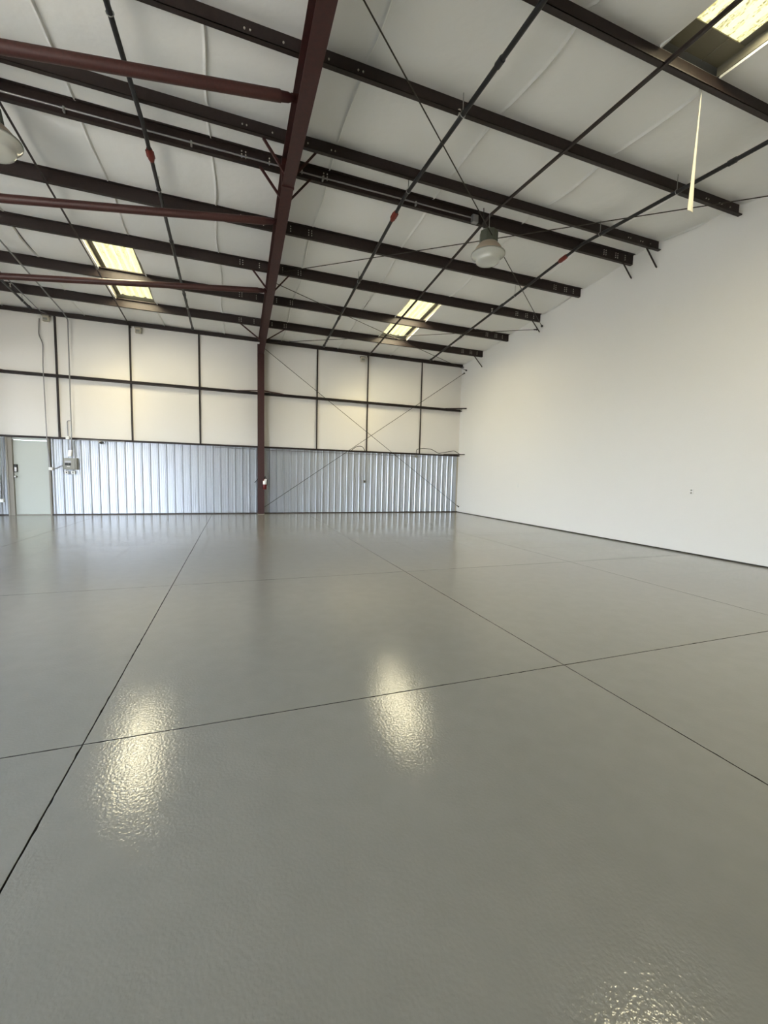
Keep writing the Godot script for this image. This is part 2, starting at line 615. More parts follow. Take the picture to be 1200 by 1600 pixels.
func blanket(x0: float, x1: float, idx: int) -> ArrayMesh:
	var st := mb()
	st.set_smooth_group(0)
	var rows := [ZB + 0.02]
	rows.append_array(PURLINS)
	rows.append(ZF - 0.05)
	var nz := 12
	for r in rows.size() - 1:
		var za: float = rows[r]
		var zb: float = rows[r + 1]
		var segs := [[x0, x1, true]]
		for s in SKY:
			if s[2] < za - 0.1 and s[3] > zb + 0.1 and s[0] < x1 - 0.01 and s[1] > x0 + 0.01:
				segs = []
				if s[0] > x0 + 0.01:
					segs.append([x0, s[0], false])
				if s[1] < x1 - 0.01:
					segs.append([s[1], x1, true])
		var sag_a := 0.055 + 0.022 * sin(idx * 2.3 + r * 1.7)     # at the seams either side
		var sag_b := 0.055 + 0.022 * sin((idx + 1) * 2.3 + r * 1.7)
		if r == 5:
			sag_a = 0.008
			sag_b = 0.008
		for sg in segs:
			var xs := []
			var w: float = sg[1] - sg[0]
			for q in 7:
				xs.append([sg[0] + (w - 0.06) * q / 6.0, 0.0, 1.0])
			if sg[2]:   # stapled seam tab along the edge
				xs.append([sg[1] - 0.036, 0.003, 0.8])
				xs.append([sg[1] - 0.027, 0.032, 0.8])
				xs.append([sg[1] - 0.015, 0.032, 0.8])
				xs.append([sg[1] - 0.008, 0.004, 0.8])
			xs.append([sg[1], 0.0, 0.8])
			for a in nz:
				for b in xs.size() - 1:
					var v := []
					for c in [[a, b], [a + 1, b], [a + 1, b + 1], [a, b + 1]]:
						var t := float(c[0]) / nz
						var z := lerpf(za, zb, t)
						var e = xs[c[1]]
						var belly: float = pow(sin(PI * t), 0.55)
						var u := clampf((e[0] - sg[0]) / w, 0.0, 1.0)
						var full: float = (e[0] - x0) / (x1 - x0)
						var drop: float = lerpf(sag_a, sag_b, full) + 0.022 * pow(sin(PI * u), 0.6)
						var wob: float = 0.006 * sin(e[0] * 3.1 + z * 4.3 + idx) * belly * sin(PI * u)
						var drift_a := 0.03 * sin(z * 2.1 + idx * 1.3) * belly
						var drift_b := 0.03 * sin(z * 2.1 + (idx + 1) * 1.3) * belly
						var drift: float = lerpf(drift_a, drift_b, full) if segs.size() == 1 and segs[0][2] else 0.0
						v.append(P(e[0] + drift, roof_y(z) - 0.004 - drop * belly - e[1] * minf(1.0, belly * 1.6) + wob, z))
					quad(st, v[0], v[1], v[2], v[3], Vector3.DOWN)
	return mesh_of(st, M.vinyl_facing)

func skylight(s: Array, label: String) -> void:
	var sk := thing("skylight", label, "skylight")
	var x0: float = s[0]
	var x1: float = s[1]
	var lit_end: float = s[3] - (0.26 if s[3] < 5 else 0.0)
	var st := mb()
	var uvw: float = lit_end - s[2]
	# ribbed sheet with texture coordinates along its length
	var prof := [[0.09, 0.0]]
	for k in 3:
		var o := 0.10 + k * 0.27
		prof.append_array([[o, 0.0], [o + 0.02, 0.025], [o + 0.06, 0.025], [o + 0.08, 0.0], [o + 0.15, 0.0], [o + 0.155, 0.005], [o + 0.17, 0.005], [o + 0.175, 0.0]])
	prof.append([x1 - x0 - 0.09, 0.0])
	var y0 := roof_y(s[2]) + 0.105
	var y1 := roof_y(lit_end) + 0.105
	for k in range(1, prof.size()):
		var a = prof[k - 1]
		var b = prof[k]
		var v := [P(x0 + a[0], y0 + a[1], s[2]), P(x0 + b[0], y0 + b[1], s[2]), P(x0 + b[0], y1 + b[1], lit_end), P(x0 + a[0], y1 + a[1], lit_end)]
		var uv := [Vector2(a[0], 0), Vector2(b[0], 0), Vector2(b[0], uvw), Vector2(a[0], uvw)]
		var order := [0, 1, 2, 0, 2, 3]
		if (v[0] - v[2]).cross(v[0] - v[1]).dot(Vector3.DOWN) < 0:
			order = [0, 2, 1, 0, 3, 2]
		for q in order:
			st.set_uv(Vector2(uv[q].x / (x1 - x0), uv[q].y / 2.85))
			st.add_vertex(v[q])
	build(st, "skylight_panel", M.skylight_fibreglass, sk)
	if lit_end < s[3]:
		st = mb()
		deck(st, x0, x1, lit_end - 0.03, s[3], 0.09, 0.012)
		for k in 3:
			deck(st, x0 + 0.08 + k * 0.3, x0 + 0.10 + k * 0.3, lit_end - 0.02, s[3], 0.078, 0.012)
		build(st, "overlap_sheet", M.dull_fibreglass, sk)
	for side in [[x0 - 0.012, x0 + 0.004], [x1 - 0.004, x1 + 0.012]]:
		st = mb()
		deck(st, side[0], side[1], s[2], s[3], -0.015, 0.16)
		build(st, "well_side", M.well_grey, sk)
	for side in [[x0, x0 + 0.092], [x1 - 0.092, x1]]:
		st = mb()
		deck(st, side[0], side[1], s[2], s[3], 0.098, 0.012)
		build(st, "side_lap", M.well_grey, sk)
	for side in [[x0 - 0.03, x0 - 0.008], [x1 + 0.008, x1 + 0.03]]:
		st = mb()
		deck(st, side[0], side[1], s[2] + 0.03, s[3] - 0.03, -0.045, 0.03)
		build(st, "folded_facing", M.vinyl_facing, sk)
	# light-tight weathering strip over the sheet ends
	st = mb()
	deck(st, x0 - 0.02, x1 + 0.02, s[2] - 0.05, s[3] + 0.05, 0.155, 0.01)
	build(st, "weather_sheet", M.dull_fibreglass, sk)

# ---------------------------------------------------------------- steel
func z_purlin(st: SurfaceTool, z: float, x0: float, x1: float, uphill: float) -> void:
	var yt := roof_y(z) - 0.012
	var h := 0.203
	var t := 0.006
	box(st, x0, x1, yt - h, yt, z - t / 2, z + t / 2)
	var f := 0.064
	box(st, x0, x1, yt - t, yt, minf(z, z + uphill * f), maxf(z, z + uphill * f))
	box(st, x0, x1, yt - h, yt - h + t, minf(z, z - uphill * f), maxf(z, z - uphill * f))
	var l := 0.018
	var zl := z + uphill * f
	box(st, x0, x1, yt - l, yt, minf(zl, zl - uphill * t), maxf(zl, zl - uphill * t))
	zl = z - uphill * f
	box(st, x0, x1, yt - h, yt - h + l, minf(zl, zl + uphill * t), maxf(zl, zl + uphill * t))

func bolt_dots(st: SurfaceTool, x: float, y: float, z: float) -> void:
	tube(st, [P(x, y, z), P(x, y, z - 0.012)], 0.011, 6)

func steel() -> void:
	var ord := ["first", "second", "third", "fourth", "fifth"]
	var st: SurfaceTool
	for k in PURLINS.size():
		var z: float = PURLINS[k]
		var far: bool = z > ZRIDGE
		var label: String
		if k < 4:
			label = "dark brown steel roof purlin, %s out from the eave beam over the back wall" % ord[k]
		elif k == 4:
			label = "dark ridge purlin of the close pair, carrying the pale conduit"
		elif k == 5:
			label = "dark ridge purlin of the close pair, without a conduit"
		else:
			label = "dark brown steel roof purlin, %s past the ridge pair from the back wall" % ord[k - 6]
		var o := thing("roof_purlin", label, "purlin", "roof purlins")
		st = mb()
		z_purlin(st, z, XL + 0.02, XR - 0.005, -1.0 if far else 1.0)
		build(st, "beam", M.purlin_primer, o)
		# lap bolts either side of each frame line
		st = mb()
		var yt := roof_y(z) - 0.012
		var zf := z - 0.003
		for fx in [[XC, -1], [XC, 1], [XC2, 1], [XR + 0.05, -1]]:
			for g in ([[0.26, 1], [0.62, 2]] if fx[0] != XR + 0.05 else [[0.30, 1], [0.52, 2], [0.86, 2]]):
				for c in g[1]:
					for row in ([0.055, 0.10, 0.145] if (k in [2, 3, 4, 0, 1]) else [0.10]):
						bolt_dots(st, fx[0] + fx[1] * (g[0] + c * 0.06), yt - row, zf)
		var bo := build(st, "bolts", M.bolt_zinc, o)
		bo.set_meta("kind", "stuff")
	for e in [[ZB - 0.12, "dark eave beam along the top of the back wall"], [ZF + 0.12, "dark eave beam along the top of the front wall"]]:
		var o := thing("eave_beam", e[1], "beam", "")
		st = mb()
		var z: float = e[0]
		box(st, XL + 0.02, XR - 0.005, 5.71, 5.915, z + 0.03, z + 0.036)
		box(st, XL + 0.02, XR - 0.005, 5.71, 5.716, z - 0.05, z + 0.036)
		box(st, XL + 0.02, XR - 0.005, 5.70, 5.73, z - 0.056, z - 0.05)
		box(st, XL + 0.02, XR - 0.005, 5.905, 5.912, z - 0.05, z + 0.036)
		box(st, XL + 0.02, XR - 0.005, 5.885, 5.912, z - 0.056, z - 0.05)
		build(st, "beam", M.purlin_primer, o)
	frame(XC, "dark red steel portal frame, column and rafter, in front of the ribbed wall", 0.42)
	frame(XC2, "dark red steel portal frame on the far side of the grey door", 1.15)
	# sloping pipe struts between the two frames
	var sl := ["red-brown pipe strut joining the rafter on the camera side of the ridge", "red-brown pipe strut joining the rafter midway between ridge and back wall", "red-brown pipe strut joining the rafter nearest the back wall"]
	var se := [[5.51, 5.94, 0.141], [8.20, 5.97, 0.134], [10.72, 5.76, 0.112]]
	for k in 3:
		var z: float = se[k][0]
		var y: float = se[k][1]
		var xa: float = XC - 0.008
		var yl: float = y - se[k][2] * (xa - XC2 - 0.008)
		var a := P(xa, y, z)
		var b := P(XC2 + 0.008, yl, z)
		var d := (b - a).normalized()
		var o := thing("pipe_strut", sl[k], "strut", "pipe struts between the frames")
		st = mb()
		tube(st, [a + d * 0.26, b - d * 0.26], 0.062, 16)
		build(st, "pipe", M.strut_primer, o)
		for e in [[a, d], [b, -d]]:
			st = mb()
			var ea: Vector3 = e[0]
			var ed: Vector3 = e[1]
			bar(st, ea + ed * 0.0, ea + ed * 0.13, 0.014, 0.11)
			tube(st, [ea + ed * 0.10, ea + ed * 0.17, ea + ed * 0.27], [0.030, 0.052, 0.055], 12)
			build(st, "flattened_end", M.red_oxide_primer, o)
	# girts and furring on the back wall
	for gi in [[4.04, "dark brown girt across the middle of the white upper wall", 0.075], [2.265, "dark brown girt along the top edge of the ribbed metal wainscot", 0.055]]:
		var o := thing("wall_girt", gi[1], "girt", "")
		st = mb()
		var y: float = gi[0]
		var h: float = gi[2]
		var zf := ZB - (0.16 if h > 0.06 else 0.11)
		for seg in ([[XL + 0.01, XC2 - 0.01], [XC2 + 0.01, XC - 0.01], [XC + 0.01, XR - 0.004]] ):
			box(st, seg[0], seg[1], y - h / 2, y + h / 2, ZB - 0.036, ZB - 0.03)
			box(st, seg[0], seg[1], y + h / 2 - 0.006, y + h / 2, zf, ZB - 0.03)
			box(st, seg[0], seg[1], y - h / 2, y - h / 2 + 0.006, zf, ZB - 0.03)
			box(st, seg[0], seg[1], y - h / 2, y - h / 2 + 0.022, zf, zf + 0.006)
			box(st, seg[0], seg[1], y + h / 2 - 0.022, y + h / 2, zf, zf + 0.006)
		build(st, "channel", M.purlin_primer, o)
	var fx := [[-4.87, "vertical brown furring strip beside the electrical panel conduits"], [-3.00, "vertical brown furring strip under the skylight nearest the grey door"], [-1.08, "vertical brown furring strip between that skylight and the red column"], [2.71, "vertical brown furring strip, first from the column towards the corner"], [4.57, "vertical brown furring strip, second from the column towards the corner"], [6.72, "vertical brown furring strip, third from the column, nearest the corner"]]
	for f in fx:
		var o := thing("furring_strip", f[1], "furring strip", "furring strips on the upper wall")
		st = mb()
		box(st, f[0] - 0.023, f[0] + 0.023, 2.29, 5.72, ZB - 0.05, ZB - 0.044)
		box(st, f[0] + 0.017, f[0] + 0.023, 2.29, 5.72, ZB - 0.05, ZB - 0.006)
		build(st, "angle", M.purlin_primer, o)
	# sag angles under the purlins at mid-bay
	for s in [[-2.95, "thin brown sag angle under the purlins, over the skylight nearest the grey door"], [4.52, "thin brown sag angle under the purlins, passing the hanging bell lamp"]]:
		var o := thing("sag_angle", s[1], "sag angle", "sag angles under the purlins")
		st = mb()
		var q := 0.222
		angle_bar(st, P(s[0], roof_y(ZB - 0.1) - q, ZB - 0.1), P(s[0], YRIDGE - q, ZRIDGE), 0.034, 0.005)
		angle_bar(st, P(s[0], YRIDGE - q, ZRIDGE), P(s[0], roof_y(0.2) - q, 0.2), 0.034, 0.005)
		build(st, "angle", M.purlin_primer, o)
	# braces of the frame buried in the right wall
	for w in [[6.75, 0.33, "short dark angle brace into the white side wall from the bare ridge purlin"], [7.35, 0.30, "short dark angle brace into the white side wall from the ridge purlin with conduit"], [10.35, 0.30, "short dark angle brace into the white side wall, midway between ridge and back wall"], [13.35, 0.36, "short dark angle brace into the white side wall, close to the back corner"]]:
		var z: float = w[0]
		var o := thing("flange_brace", w[2], "brace", "braces at the side wall")
		st = mb()
		angle_bar(st, P(XR - w[1], roof_y(z) - 0.21, z), P(XR - 0.004, roof_y(z) - 0.21 - w[1] * 1.0, z), 0.034, 0.005, P(0, 0, 1))
		build(st, "angle", M.purlin_primer, o)
	for w in [[4.05, "dark angle brace from the middle girt into the corner of the side wall"], [2.275, "dark angle brace from the wainscot girt into the corner of the side wall"]]:
		var o := thing("girt_brace", w[1], "brace", "")
		st = mb()
		angle_bar(st, P(XR - 0.75, w[0], ZB - 0.14), P(XR - 0.004, w[0] + 0.01, ZB - 0.50), 0.036, 0.005)
		build(st, "angle", M.purlin_primer, o)
	# rod bracing, in the wall and in the roof plane
	var q2 := 0.36
	var rods := [
		["thin rod brace from the column top down to the corner foot", P(XC + 0.1, 5.50, ZB - 0.22), P(XR - 0.022, 0.22, ZB - 0.22)],
		["thin rod brace from the column foot up to the top corner", P(XC + 0.1, 0.23, ZB - 0.26), P(XR - 0.022, 5.47, ZB - 0.26)],
		["thin roof rod from the rafter to the top corner of the back wall", P(XC + 0.02, roof_y(10.45) - q2, 10.45), P(XR - 0.022, roof_y(14.42) - q2, 14.42)],
		["thin roof rod from the rafter foot to the side wall", P(XC + 0.02, roof_y(14.15) - q2 - 0.04, 14.15), P(XR - 0.022, roof_y(10.44) - q2 - 0.04, 10.44)],
		["long thin roof rod from mid rafter passing behind the bell lamp", P(XC + 0.02, roof_y(10.1) - q2, 10.1), P(XR - 0.022, roof_y(4.1) - q2 + 0.03, 4.1)],
		["long thin roof rod crossing over the bell lamp to the side wall", P(XC + 0.02, roof_y(3.86) - q2 - 0.03, 3.86), P(XR - 0.022, roof_y(10.24) - q2 - 0.03, 10.24)]]
	for r in rods:
		var o := thing("brace_rod", r[0], "brace rod", "thin bracing rods")
		st = mb()
		tube(st, [r[1], r[2]], 0.0085, 8)
		build(st, "rod", M.rod_steel, o)
		st = mb()
		var d: Vector3 = (r[2] - r[1]).normalized()
		tube(st, [r[2] - d * 0.10, r[2] - d * 0.02], 0.017, 8)
		tube(st, [r[2] - d * 0.02, r[2]], 0.032, 10)
		build(st, "end_nut", M.rod_steel, o)

func frame(x: float, label: String, depth: float) -> void:
	var o := thing("steel_frame", label, "steel frame")
	var st := mb()
	var zf := 14.42    # camera-side face of the column
	var zb := ZB - 0.06
	var yk := roof_y(zf) - 0.216 - depth
	# column
	box(st, x - 0.10, x + 0.10, 0.012, yk, zf, zf + 0.012)
	box(st, x - 0.10, x + 0.10, 0.012, roof_y(zb) - 0.22, zb - 0.012, zb)
	box(st, x - 0.004, x + 0.004, 0.012, roof_y(zb) - 0.22, zf + 0.012, zb - 0.012)
	build(st, "column", M.red_oxide_primer, o)
	st = mb()
	box(st, x - 0.12, x + 0.12, 0.0, 0.014, zf - 0.03, zb)
	build(st, "base_plate", M.frame_paint, o)
	# rafters: far slope and near slope, tapering nowhere
	for half in [[ZRIDGE, zf + 0.012], [ZRIDGE, ZF + 0.10]]:
		st = mb()
		var za: float = half[0]
		var zz: float = half[1]
		for part in [[0.09, 0.0, 0.012], [0.004, 0.012, depth - 0.012], [0.09, depth - 0.012, depth]]:
			var w: float = part[0]
			var ta: float = 0.216 + part[1]
			var tb: float = 0.216 + part[2]
			hexa(st, [P(x - w, roof_y(za) - tb, za), P(x + w, roof_y(za) - tb, za), P(x + w, roof_y(zz) - tb, zz), P(x - w, roof_y(zz) - tb, zz), P(x - w, roof_y(za) - ta, za), P(x + w, roof_y(za) - ta, za), P(x + w, roof_y(zz) - ta, zz), P(x - w, roof_y(zz) - ta, zz)])
		build(st, "rafter", M.red_oxide_primer, o)
	st = mb()
	box(st, x - 0.095, x + 0.095, YRIDGE - 0.216 - depth - 0.018, YRIDGE - 0.21, ZRIDGE - 0.016, ZRIDGE + 0.016)
	build(st, "ridge_splice_plate", M.red_oxide_primer, o)
	# flange braces up to the purlins
	for b in [[3.75, 0.42], [6.75, 0.39], [7.35, 0.41], [10.35, 0.42], [13.35, 0.66]]:
		for s in [-1, 1]:
			st = mb()
			var z: float = b[0]
			angle_bar(st, P(x + s * 0.06, roof_y(z) - 0.205 - depth, z), P(x + s * b[1], roof_y(z) - 0.20, z), 0.032, 0.005, P(0, 0, 1))
			build(st, "flange_brace", M.red_oxide_primer, o)
	# braces back to the middle girt
	for s in [-1, 1]:
		st = mb()
		angle_bar(st, P(x + s * 0.09, 4.07, zf + 0.03), P(x + s * 0.74, 4.05, ZB - 0.15), 0.034, 0.005)
		build(st, "girt_brace", M.red_oxide_primer, o)

# ---------------------------------------------------------------- electrics on the back wall
func electric_box(called: String, label: String, category: String, x0: float, x1: float, y0: float, y1: float, depth: float, m: Material, group := "") -> Node3D:
	var o := thing(called, label, category, group)
	var st := mb()
	var z := ZB - 0.06
	soft_box(st, x0, x1, y0, y1, z - depth, z, 0.006)
	build(st, "box", m, o)
	return o

func conduit(label: String, pts: Array, r: float, m: Material, group := "", called := "conduit") -> Node3D:
	var o := thing(called, label, "conduit" if called == "conduit" else "cable", group)
	var st := mb()
	tube(st, rounded(pts, 0.07), r, 8)
	build(st, "run", m, o)
	return o

func rounded(pts: Array, r: float) -> Array:
	var out := [pts[0]]
	for k in range(1, pts.size() - 1):
		var a: Vector3 = pts[k - 1]
		var b: Vector3 = pts[k]
		var c: Vector3 = pts[k + 1]
		var d1 := minf(r, (a - b).length() * 0.45)
		var d2 := minf(r, (c - b).length() * 0.45)
		var p := b + (a - b).normalized() * d1
		var q := b + (c - b).normalized() * d2
		for j in 5:
			var t := j / 4.0
			out.append(p.lerp(b, t).lerp(b.lerp(q, t), t))
	out.append(pts[-1])
	return out

func back_wall_fittings() -> void:
	var st: SurfaceTool
	var z := ZB - 0.06
	var w := z - 0.03
	# disconnect panel
	var pn := electric_box("electrical_panel", "grey electrical panel with black breakers on the ribbed metal", "electrical panel", -4.77, -4.43, 1.35, 1.69, 0.12, M.panel_grey)
	st = mb()
	soft_box(st, -4.745, -4.475, 1.375, 1.665, z - 0.135, z - 0.12, 0.004)
	var cv := build(st, "cover", M.panel_grey, pn)
	st = mb()
	box(st, -4.715, -4.565, 1.56, 1.605, z - 0.14, z - 0.134)
	build(st, "rating_plate", M.conduit_steel, cv)
	for bx in [-4.715, -4.635]:
		st = mb()
		soft_box(st, bx, bx + 0.066, 1.475, 1.545, z - 0.152, z - 0.134, 0.003)
		build(st, "breaker", M.breaker_black, cv)
	st = mb()
	box(st, -4.67, -4.60, 1.435, 1.452, z - 0.14, z - 0.134)
	build(st, "paper_label", M.white_plastic, cv)
	for b in [[-4.76, -4.66, "white receptacle box with dark socket under the electrical panel"], [-4.60, -4.50, "white switch box under the electrical panel"]]:
		var o := electric_box("outlet_box", b[2], "outlet", b[0], b[1], 1.215, 1.31, 0.07, M.white_plastic)
		st = mb()
		soft_box(st, b[0] + 0.036, b[0] + 0.062, 1.245, 1.285, z - 0.078, z - 0.068, 0.003)
		build(st, "socket", M.breaker_black if b[0] < -4.7 else M.panel_grey, o)
		st = mb()
		tube(st, [P(b[0] + 0.05, 1.31, z - 0.035), P(b[0] + 0.05, 1.352, z - 0.035)], 0.013, 8)
		build(st, "nipple", M.conduit_steel, o)
	# slanted white device above the panel
	var sw := thing("transformer_box", "small slanted white box above the electrical panel", "electrical box")
	st = mb()
	hexa(st, [P(-4.66, 1.735, z - 0.08), P(-4.575, 1.745, z - 0.08), P(-4.575, 1.745, z), P(-4.66, 1.735, z), P(-4.64, 1.92, z - 0.08), P(-4.555, 1.93, z - 0.08), P(-4.555, 1.93, z), P(-4.64, 1.92, z)])
	build(st, "box", M.white_plastic, sw)
	electric_box("junction_box", "small white junction box at the girt above the electrical panel", "junction box", -4.69, -4.60, 2.24, 2.33, 0.09, M.white_plastic)
	electric_box("junction_box", "small white box beside the door jamb, left of panel", "junction box", -5.14, -5.045, 1.32, 1.405, 0.075, M.white_plastic)
	electric_box("junction_box", "small white box low on the ribbed metal, hinge side of grey door", "junction box", -6.33, -6.235, 0.38, 0.475, 0.075, M.white_plastic)
	conduit("short bent conduit joining the electrical panel to the white box by the door", [P(-5.045, 1.375, w), P(-4.95, 1.38, w), P(-4.87, 1.455, w), P(-4.77, 1.465, w)], 0.014, M.conduit_steel)
	conduit("hooked thin conduit rising from the girt above the electrical panel", [P(-4.648, 2.33, w), P(-4.655, 2.78, w), P(-4.565, 2.785, w)], 0.012, M.conduit_steel)
	conduit("thin conduit between the girt junction box and the electrical panel", [P(-4.645, 2.24, w), P(-4.645, 1.925, w)], 0.012, M.conduit_steel)
	conduit("pale conduit dropping from the roof down to the electrical panel", [P(-4.46, roof_y(9.0) - 0.24, 9.0), P(-4.46, roof_y(14.1) - 0.24, 14.1), P(-4.50, 5.62, ZB - 0.20), P(-4.515, 3.9, ZB - 0.20), P(-4.535, 2.25, ZB - 0.18), P(-4.575, 1.925, w)], 0.017, M.conduit_steel)
	conduit("conduit running up from the electrical panel and along the wainscot girt", [P(-4.50, 1.69, w), P(-4.50, 2.20, w - 0.03), P(-4.38, 2.24, w - 0.03), P(-3.2, 2.235, w - 0.03)], 0.013, M.conduit_steel)
	conduit("crooked thin conduit down the white wall to the box beside the door", [P(-5.22, 5.60, ZB - 0.07), P(-5.25, 5.16, ZB - 0.07), P(-5.16, 4.92, ZB - 0.07), P(-5.14, 4.3, ZB - 0.19), P(-5.14, 2.1, ZB - 0.15), P(-5.115, 1.405, w)], 0.013, M.conduit_steel)
	conduit("inner one of two conduits dropping to the low white box by the door", [P(-6.19, 2.20, w), P(-6.255, 0.475, w)], 0.012, M.conduit_steel, "")
	conduit("outer one of two conduits dropping to the low white box by the door", [P(-6.23, 2.20, w), P(-6.31, 0.475, w)], 0.012, M.conduit_steel, "")
	conduit("thin conduit under the girt, ending at the red column", [P(-0.72, 2.20, w), P(0.62, 2.18, w)], 0.011, M.conduit_steel)
	conduit("thin conduit under the girt between red column and corner", [P(0.98, 2.17, w), P(6.50, 2.175, w)], 0.011, M.conduit_steel)
	electric_box("junction_box", "small grey junction box under the girt towards the corner", "junction box", 6.50, 6.62, 2.135, 2.215, 0.06, M.panel_grey)
	conduit("looped cable hump above the girt under a furring strip", [P(3.97, 2.29, w - 0.05), P(4.10, 2.40, w - 0.05), P(4.22, 2.455, w - 0.05), P(4.38, 2.45, w - 0.05), P(4.48, 2.29, w - 0.05)], 0.011, M.rod_steel, "", "cable")
	conduit("wavy cable draped above the girt near the corner", [P(6.54, 2.21, w - 0.05), P(6.54, 2.43, w - 0.05), P(6.83, 2.495, w - 0.05), P(7.19, 2.47, w - 0.05), P(7.50, 2.32, w - 0.05), P(7.90, 2.40, w - 0.05), P(8.2, 2.455, w - 0.05), P(8.44, 2.33, w - 0.05)], 0.011, M.rod_steel, "", "cable")
	conduit("short dark cable beside the red column at handle height", [P(0.60, 1.06, w), P(0.66, 1.12, w), P(0.71, 1.21, ZB - 0.2)], 0.013, M.black_pipe, "", "cable")
	# dark outlet on the ribbed metal
	var ob := electric_box("outlet_box", "square grey outlet box with black socket alone on ribbed metal", "outlet", 4.44, 4.56, 1.11, 1.22, 0.06, M.panel_grey)
	st = mb()
	tube(st, [P(4.50, 1.165, z - 0.058), P(4.50, 1.165, z - 0.066)], 0.035, 14)
	build(st, "socket", M.breaker_black, ob)
	st = mb()
	tube(st, [P(4.51, 1.22, w), P(4.52, 2.16, w)], 0.009, 8)
	build(st, "feed_conduit", M.conduit_steel, ob)
	# camera under the girt
	var ca := thing("security_camera", "small white and black security camera under the wainscot girt", "camera")
	st = mb()
	soft_box(st, -3.87, -3.80, 2.165, 2.215, z - 0.10, z + 0.01, 0.008)
	build(st, "bracket", M.white_plastic, ca)
	st = mb()
	tube(st, [P(-3.83, 2.175, z - 0.09), P(-3.79, 2.165, z - 0.14)], [0.028, 0.030], 12)
	build(st, "lens_barrel", M.breaker_black, ca)
	# boxes under the eave
	for b in [[-5.115, 5.53, "small cream box under the eave beam above the grey door"], [-2.828, 5.515, "small cream box under the eave beam below the skylight nearest the door"], [4.262, 5.485, "small cream box under the eave beam below the skylight towards the corner"]]:
		var o := thing("sensor_box", b[2], "sensor", "cream boxes under the eave beam")
		st = mb()
		soft_box(st, b[0], b[0] + 0.145, b[1], b[1] + 0.14, ZB - 0.18, ZB - 0.06, 0.008)
		build(st, "box", M.cream_plastic, o)
		st = mb()
		soft_box(st, b[0] + 0.02, b[0] + 0.125, b[1] + 0.02, b[1] + 0.085, ZB - 0.186, ZB - 0.178, 0.003)
		build(st, "face_plate", M.panel_grey, o)
		st = mb()
		box(st, b[0] - 0.02, b[0] + 0.165, b[1] + 0.14, b[1] + 0.165, ZB - 0.19, ZB - 0.06)
		build(st, "mounting_clip", M.frame_paint, o)
	# outlets on the right wall
	for r in [[11.0, 1.20, "white single cover plate on the side wall, nearest the corner"], [5.63, 1.235, "white duplex outlet on the plain side wall, away from the corner"]]:
		var o := thing("wall_outlet", r[2], "outlet", "")
		st = mb()
		hexa(st, [P(XR - 0.001, r[1] - 0.06, r[0] - 0.037), P(XR - 0.008, r[1] - 0.056, r[0] - 0.033), P(XR - 0.008, r[1] - 0.056, r[0] + 0.033), P(XR - 0.001, r[1] - 0.06, r[0] + 0.037), P(XR - 0.001, r[1] + 0.06, r[0] - 0.037), P(XR - 0.008, r[1] + 0.056, r[0] - 0.033), P(XR - 0.008, r[1] + 0.056, r[0] + 0.033), P(XR - 0.001, r[1] + 0.06, r[0] + 0.037)])
		build(st, "cover_plate", M.white_plastic, o)
		for dy in [-0.026, 0.026]:
			st = mb()
			tube(st, [P(XR - 0.007, r[1] + dy, r[0]), P(XR - 0.011, r[1] + dy, r[0])], 0.017, 12)
			build(st, "socket", M.panel_grey if r[0] < 8 else M.white_plastic, o)
	# fire extinguisher hung on the column
	var ex := thing("fire_extinguisher", "red fire extinguisher with a white tag hung on the red column", "fire extinguisher", "", P(0.905, 0.845, 14.34))
	st = mb()
	lathe(st, [Vector2(0, 0), Vector2(0.052, 0), Vector2(0.06, 0.012), Vector2(0.06, 0.29), Vector2(0.045, 0.325), Vector2(0.02, 0.34), Vector2(0.016, 0.37), Vector2(0, 0.37)], 20)
	var cyl := build(st, "cylinder", M.extinguisher_red, ex)
	st = mb()
	lathe(st, [Vector2(0.0602, 0.17), Vector2(0.0615, 0.172), Vector2(0.0615, 0.285), Vector2(0.0602, 0.287)], 20)
	build(st, "paper_label", M.white_plastic, cyl)
	st = mb()
	bar(st, Vector3(0, 0.38, 0), Vector3(0.0, 0.385, 0.09), 0.02, 0.022)
	bar(st, Vector3(0, 0.405, 0), Vector3(0.01, 0.435, 0.09), 0.02, 0.012)
	tube(st, [Vector3(0, 0.36, 0), Vector3(0, 0.41, 0)], 0.018, 10)
	build(st, "valve_handle", M.breaker_black, ex)
	st = mb()
	tube(st, [Vector3(0.01, 0.385, 0.0), Vector3(0.06, 0.375, 0.01), Vector3(0.082, 0.32, 0.01), Vector3(0.078, 0.2, 0.01), Vector3(0.07, 0.12, 0.01)], 0.009, 8)
	build(st, "hose", M.breaker_black, ex)
	st = mb()
	hexa(st, [Vector3(-0.03, 0.22, 0.064), Vector3(0.045, 0.26, 0.064), Vector3(0.045, 0.26, 0.067), Vector3(-0.03, 0.22, 0.067), Vector3(-0.02, 0.34, 0.07), Vector3(0.075, 0.355, 0.07), Vector3(0.075, 0.355, 0.073), Vector3(-0.02, 0.34, 0.073)])
	build(st, "inspection_tag", M.white_plastic, ex)
	st = mb()
	bar(st, Vector3(0, 0.3, -0.05), Vector3(0, 0.3, -0.09), 0.03, 0.05)
	build(st, "hook", M.breaker_black, ex)

